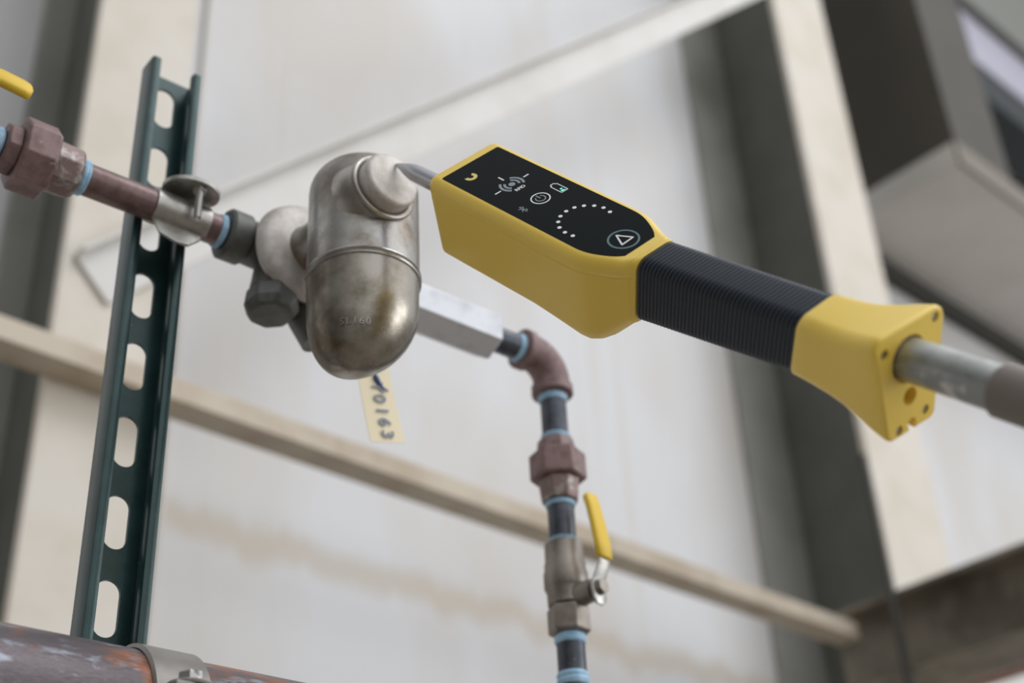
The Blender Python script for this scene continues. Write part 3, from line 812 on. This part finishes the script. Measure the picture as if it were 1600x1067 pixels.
# measuring probe
pb = MB()
pa = [(-0.0084, 0.0060), (-0.060, 0.0060), (-0.0665, 0.0058), (-0.0735, 0.0044), (-0.0800, 0.0026), (-0.0850, 0.0012), (-0.0866, 0.0005)]
pb.tube([Vector((u, 0, -0.0305 + (-0.0066 - u) * -0.012 if False else -0.0300)) + Vector((0, 0, (u + 0.0084) * 0.035)) for u, r in pa], [r for u, r in pa], 36)
tag(pb.build('probe', M['probe'], dev, angle=50), 'bare steel pointed probe')

# display panel
out = []
base = [(-0.2, -22.6), (126.0, -22.8), (142.2, -15.6), (148.6, -9.2), (151.6, -1.5), (151.2, 4.0), (147.4, 10.6), (141.8, 15.6), (126.0, 22.8), (-0.2, 22.6)]
def rounded(poly, rad):
    res = []
    n = len(poly)
    for i in range(n):
        p = Vector(poly[i]); a = Vector(poly[i - 1]); b = Vector(poly[(i + 1) % n]); r = rad[i]
        if r <= 0: res.append(tuple(p)); continue
        da = (a - p); db = (b - p); ta = min(r, da.length * 0.45); tb = min(r, db.length * 0.45)
        A = p + da.normalized() * ta; B = p + db.normalized() * tb
        for k in range(6):
            s = k / 5; res.append(tuple(A * (1 - s) ** 2 + p * 2 * s * (1 - s) + B * s * s))
    return res
pp = rounded(base, [1.5, 8, 8, 8, 8, 8, 8, 8, 8, 1.5])
panel = MB().loft([[Vector((u * mm, v * mm, w)) for u, v in pp] for w in (-0.0002, 0.00015)]).build('display_panel', M['panel'], dev, smooth=False)
W0, W1 = 0.00012, 0.00024
def flat(polys, name, m, label=None):
    g = MB()
    for P_ in polys: g.loft([[Vector((u * mm, v * mm, w)) for u, v in P_] for w in (W0, W1)])
    o = g.build(name, m, panel, smooth=False)
    if label: o['label'] = label
    return o
def arc_poly(cu, cv, r0, r1, a0, a1, n=24):
    """angles measured from +v towards -u (as the panel is read)"""
    A = [radians(a0 + (a1 - a0) * i / n) for i in range(n + 1)]
    return [(cu - r1 * sin(a), cv + r1 * cos(a)) for a in A] + [(cu - r0 * sin(a), cv + r0 * cos(a)) for a in reversed(A)]
def arcs(cu, cv, r0, r1, a0, a1, n=8):
    st = (a1 - a0) / n
    return [arc_poly(cu, cv, r0, r1, a0 + st * i, a0 + st * (i + 1) + 0.3, 4) for i in range(n)]
def stroke(u0, v0, u1, v1, w):
    d = Vector((u1 - u0, v1 - v0)).normalized() * w / 2; nrm = Vector((-d.y, d.x))
    return [(u0 + nrm.x, v0 + nrm.y), (u1 + nrm.x, v1 + nrm.y), (u1 - nrm.x, v1 - nrm.y), (u0 - nrm.x, v0 - nrm.y)]
def disc(cu, cv, r, n=20): return [(cu + r * cos(2 * pi * k / n), cv + r * sin(2 * pi * k / n)) for k in range(n)]
# maker's mark: open hook
flat(arcs(13.4, -10.6, 1.7, 4.0, -200, 42), 'logo_mark', M['ink_yellow'], 'yellow hook shaped mark')
# radio tag reader symbol
sy = [disc(40.3, -0.9, 2.1)] + arcs(40.3, -0.9, 3.6, 5.2, -38, 62, 6) + arcs(40.3, -0.9, 6.3, 7.9, -38, 60, 6) + arcs(40.3, -0.9, 3.6, 5.2, 128, 228, 6) + arcs(40.3, -0.9, 6.3, 7.9, 128, 228, 6)
flat(sy, 'radio_symbol', M['ink_grey'])
flat([stroke(27.8, -0.9, 33.0, -1.0, 1.0), stroke(40.0, 7.9 + 0.6, 40.0, 12.6, 1.0), stroke(40.6, -14.4, 40.6, -9.9, 1.0)], 'aiming_mark', M['ink_white'])
text_mesh('printed_text', 'RFID', 3.6 * mm, frame_m(Vector((47.6 * mm, -0.7 * mm, 0.0002)), (0, 1, 0), (-1, 0, 0)), M['ink_white'], panel, depth=0.00004, bold=0.00008)
# power button
flat(arcs(65.8, -0.8, 5.2, 6.0, 0, 360, 18) , 'power_button', M['ink_white'])
flat(arcs(65.8, -0.8, 2.6, 3.3, -235, 55, 12) + [stroke(61.6, -0.8, 65.6, -0.8, 0.8)], 'power_symbol', M['ink_grey'])
# battery gauge
b = [stroke(61.6, 10.9, 71.4, 10.9, .6), stroke(71.4, 10.9, 71.4, 15.8, .6), stroke(71.4, 15.8, 61.6, 15.8, .6), stroke(61.6, 15.8, 61.6, 14.8, .6), stroke(61.6, 14.8, 60.2, 14.8, .6), stroke(60.2, 14.8, 60.2, 11.9, .6), stroke(60.2, 11.9, 61.6, 11.9, .6), stroke(61.6, 11.9, 61.6, 10.9, .6)]
flat(b, 'battery_symbol', M['ink_white'])
flat([[(69.3, 11.9), (70.6, 11.9), (70.6, 14.9), (69.3, 13.4)], [(67.4, 12.8), (68.4, 12.8), (68.4, 14.6), (67.4, 14.0)]], 'battery_light', M['led_green'], 'lit green battery bars')
# wireless rune
bu, bv = 66.2, -15.0
flat([stroke(bu - 3.4, bv, bu + 3.4, bv, .5), stroke(bu - 3.4, bv, bu - 1.7, bv + 1.9, .5), stroke(bu - 1.7, bv + 1.9, bu + 1.9, bv - 1.9, .5),
      stroke(bu + 3.4, bv, bu + 1.7, bv + 1.9, .5), stroke(bu + 1.7, bv + 1.9, bu - 1.9, bv - 1.9, .5)], 'wireless_symbol', M['ink_grey'])
# ring of light dots
leds = [(108.9, 13.7), (102.8, 14.5), (97.0, 12.7), (92.2, 9.1), (89.1, 4.5), (88.1, -1.0), (89.2, -6.5), (92.4, -11.2), (97.2, -14.6), (103.2, -16.0), (109.3, -15.6)]
d0 = None
for i, (u, v) in enumerate(leds):
    if d0 is None:
        d0 = MB().loft([[Vector((p[0] * mm, p[1] * mm, w)) for p in disc(0, 0, 1.25)] for w in (W0, W1)]).build('light_dot', M['ink_white'], panel, smooth=False)
        o = d0
    else:
        o = d0.copy(); COL.objects.link(o); o.parent = panel
    o.location = (u * mm, v * mm, 0)
# select button
flat(arcs(134.4, -0.7, 8.0, 9.2, 0, 360, 24), 'select_button', M['ink_teal'])
tri = [(128.6, -0.6), (137.2, 3.9), (137.6, -4.9)]
st = [stroke(*tri[i], *tri[(i + 1) % 3], 1.0) for i in range(3)] + [disc(u, v, 0.5, 10) for u, v in tri]
flat(st, 'triangle_symbol', M['ink_white'])

# ================================================================== EXTENSION POLE
pole = bpy.data.objects.new('extension_pole', None); COL.objects.link(pole)
porg = hp(0.1635, -0.0010, -0.0113)
pole.matrix_world = D_M @ Matrix.Translation(porg)
tag(pole, 'scuffed grey metal extension pole screwed into the yellow end cap at the right', 'pole')
M['pole'] = mat('scuffed_pole', (182, 184, 180), 0.36, 0.6, col2=(138, 142, 140), scale=30, amount=0.8, lo=0.4, hi=0.6,
                col3=(206, 204, 198), scale3=42, lo3=0.62, hi3=0.68, bump=0.1, bscale=500)
M['sleeve'] = mat('pole_sleeve_grey', (126, 118, 110), 0.6)
pd = (UB + WB * 0.012 + VB * 0.010).normalized()
MB().lathe((0, 0, 0), pd, [(0.0, 0.0098), (0.0006, 0.0104), (0.049, 0.0104), (0.0492, 0.0104), (0.060, 0.0104)], 48).build('tube', M['pole'], pole)
MB().lathe((0, 0, 0), pd, [(0.0495, 0.0107), (0.0515, 0.0122), (0.20, 0.0122)], 48).build('sleeve', M['sleeve'], pole)

# cast rating under the cup of the trap, faint raised letters
trap = [o for o in bpy.data.objects if o.name == 'steam_trap'][0]
az = atan2(-0.80, -0.60)
for i_, ch in enumerate('SL160'):
    a = radians(33); h = -0.0975 - 0.0545 * sin(a); r = 0.0370 * cos(a) ** 1.12; s_ = sin(a) ** 2
    da = 0.01; a2 = a + da; h2 = -0.0975 - 0.0545 * sin(a2); r2 = 0.0370 * cos(a2) ** 1.12; s2 = sin(a2) ** 2
    az_ = az + (i_ - 2) * 0.135
    dr = Vector((cos(az_), sin(az_), 0)); tg = Vector((-sin(az_), cos(az_), 0))
    p1 = Vector((-0.0135 * s_, -0.0040 * s_, h)) + dr * r; p2 = Vector((-0.0135 * s2, -0.0040 * s2, h2)) + dr * r2
    upv = (p1 - p2).normalized(); nn = tg.cross(upv)
    text_mesh('cast_digit', ch, 0.0066, frame_m(p1 + nn * 0.0004 - Vector((0, 0, -0.06)), tg, upv), M['steel'], trap, depth=0.0003)
